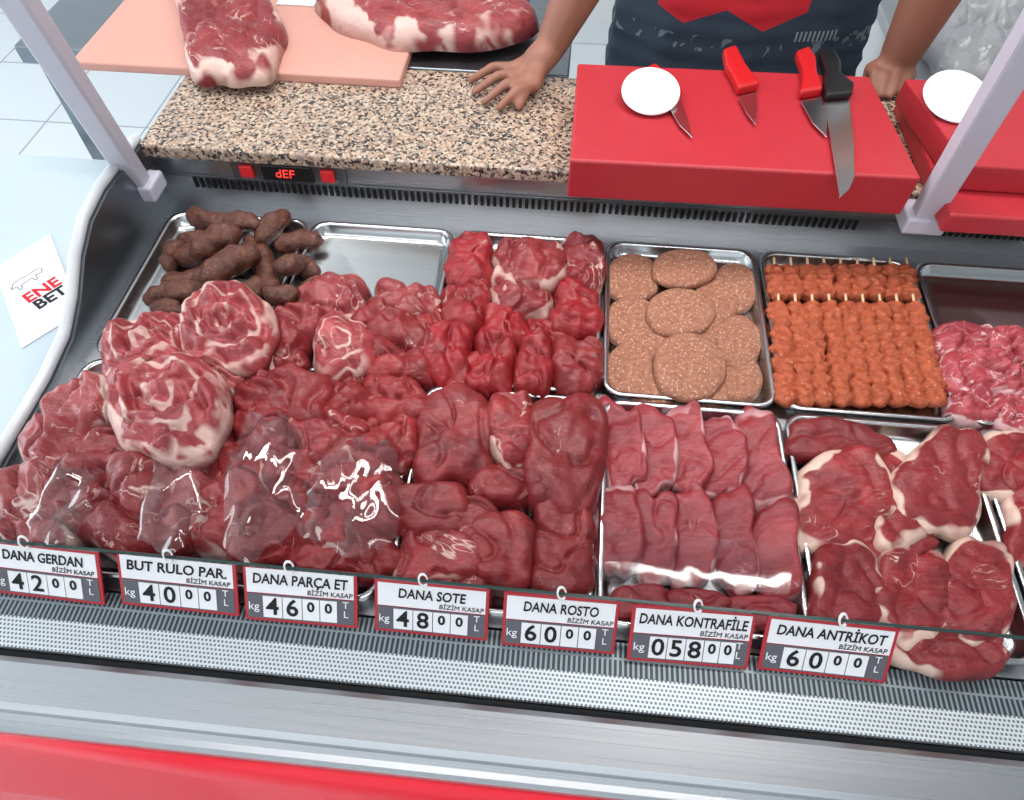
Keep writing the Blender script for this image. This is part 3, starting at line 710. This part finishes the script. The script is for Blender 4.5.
def shirt(bm):
    spheres(bm,V(bx,by,.02),.165,V(bx,by,.3),.155,(1.6,.85,1)); spheres(bm,V(bx,by,.3),.155,V(bx,by,.54),.168,(1.4,.8,1))
    spheres(bm,shR,.068,shL,.068); spheres(bm,shR,.066,shR.lerp(elR,.5),.06); spheres(bm,shL,.066,shL.lerp(elL,.5),.06)
fused("apron",shirt,.008,M['apron'],person,ploc,4)
def trs(bm):
    for s_ in(-1,1):
        hip=V(bx+s_*.09,by,.06); kn=Vector((bx+s_*.1,by-.01,.48)); an=Vector((bx+s_*.11,by+.01,.12))
        spheres(bm,hip,.108,kn,.075); spheres(bm,kn,.075,an,.06)
fused("trousers",trs,.01,M['trouser'],person,ploc,4)
def shoes(bm):
    for s_ in(-1,1):
        an=Vector((bx+s_*.11,by+.01,.05)); spheres(bm,an,.048,an+Vector((0,-.16,-.008)),.04)
fused("shoes",shoes,.008,M['black'],person,ploc,3)
def hr(bm): spheres(bm,V(bx,by,.87),.094,V(bx,by+.0,.9),.088,(.9,1,1.05))
fused("hair",hr,.007,M['hair'],person,ploc,2)
for s_ in(-1,1):
    bm=bmesh.new(); bmesh.ops.create_uvsphere(bm,u_segments=12,v_segments=8,radius=.011,matrix=Matrix.Translation(V(bx+s_*.03,by-.1,.86)-ploc))
    me=bpy.data.meshes.new("eye"); bm.to_mesh(me);bm.free(); me.materials.append(M['white']); link(bpy.data.objects.new("eye",me),person)
# ---------------------------------------------------------------- lights
def lampdisc(x,y,r,label):
    e=empty("ceiling_lamp",(x,y,2.75)); tag(e,label,"lamp","round ceiling lamps")
    for nm,rad,dep,zo,mt in (("diffuser",r,.01,-.022,'lamp'),("housing",r*1.12,.0168,-.0086,'alu')):
        bm=bmesh.new(); bmesh.ops.create_cone(bm,cap_ends=True,segments=40,radius1=rad,radius2=rad,depth=dep,matrix=Matrix.Translation((0,0,zo))); me=bpy.data.meshes.new(nm);bm.to_mesh(me);bm.free();me.materials.append(M[mt]); link(bpy.data.objects.new(nm,me),e)
lampdisc(-.3,-1.5,.09,"round glowing ceiling lamp above the customer side")
lampdisc(.5,-1.5,.09,"round glowing ceiling lamp above the customer side")
def area(name,loc,rot,sx,sy,en,col=(1,1,1)):
    l=bpy.data.lights.new(name,'AREA'); l.shape='RECTANGLE'; l.size=sx;l.size_y=sy;l.energy=en;l.color=col
    o=bpy.data.objects.new(name,l); o.location=loc;o.rotation_euler=rot; link(o); return o
area("added_ceiling_light",(-.85,.45,2.7),(0,0,0),1.7,.14,28,(1,.98,.96))  # added overhead light, set where the wrinkled film catches its reflection
# added tube light whose mirror image lies on the film over the loin tray
pf=P(695,562,.045); dv=(pf-Vector((0,0,D))-CAM); kx=(2.7-D-.045)/-dv.z
area("added_ceiling_light",(pf.x+dv.x*kx,pf.y+dv.y*kx,2.7),(0,0,math.radians(-1)),.86,.10,17,(1,.98,.96))
area("added_ceiling_light",(0,-1.4,2.7),(0,0,0),2.4,.5,20,(1,.98,.96))  # added to brighten the red front panel from above
area("added_window_light",(-3.9,-.3,1.5),(0,math.radians(-90),0),2,3.5,85,(.86,.94,1))  # added area light by the left window, brightening the meat
area("added_case_light",(.1,-.06,D+topz-.01),(0,0,0),1.5,.04,2.5,(1,.95,.93))  # unseen strip light added under the canopy to light the meat
w=bpy.data.worlds.new("world"); sc.world=w; w.use_nodes=True; w.node_tree.nodes['Background'].inputs[0].default_value=(.8,.9,1,1); w.node_tree.nodes['Background'].inputs[1].default_value=.3
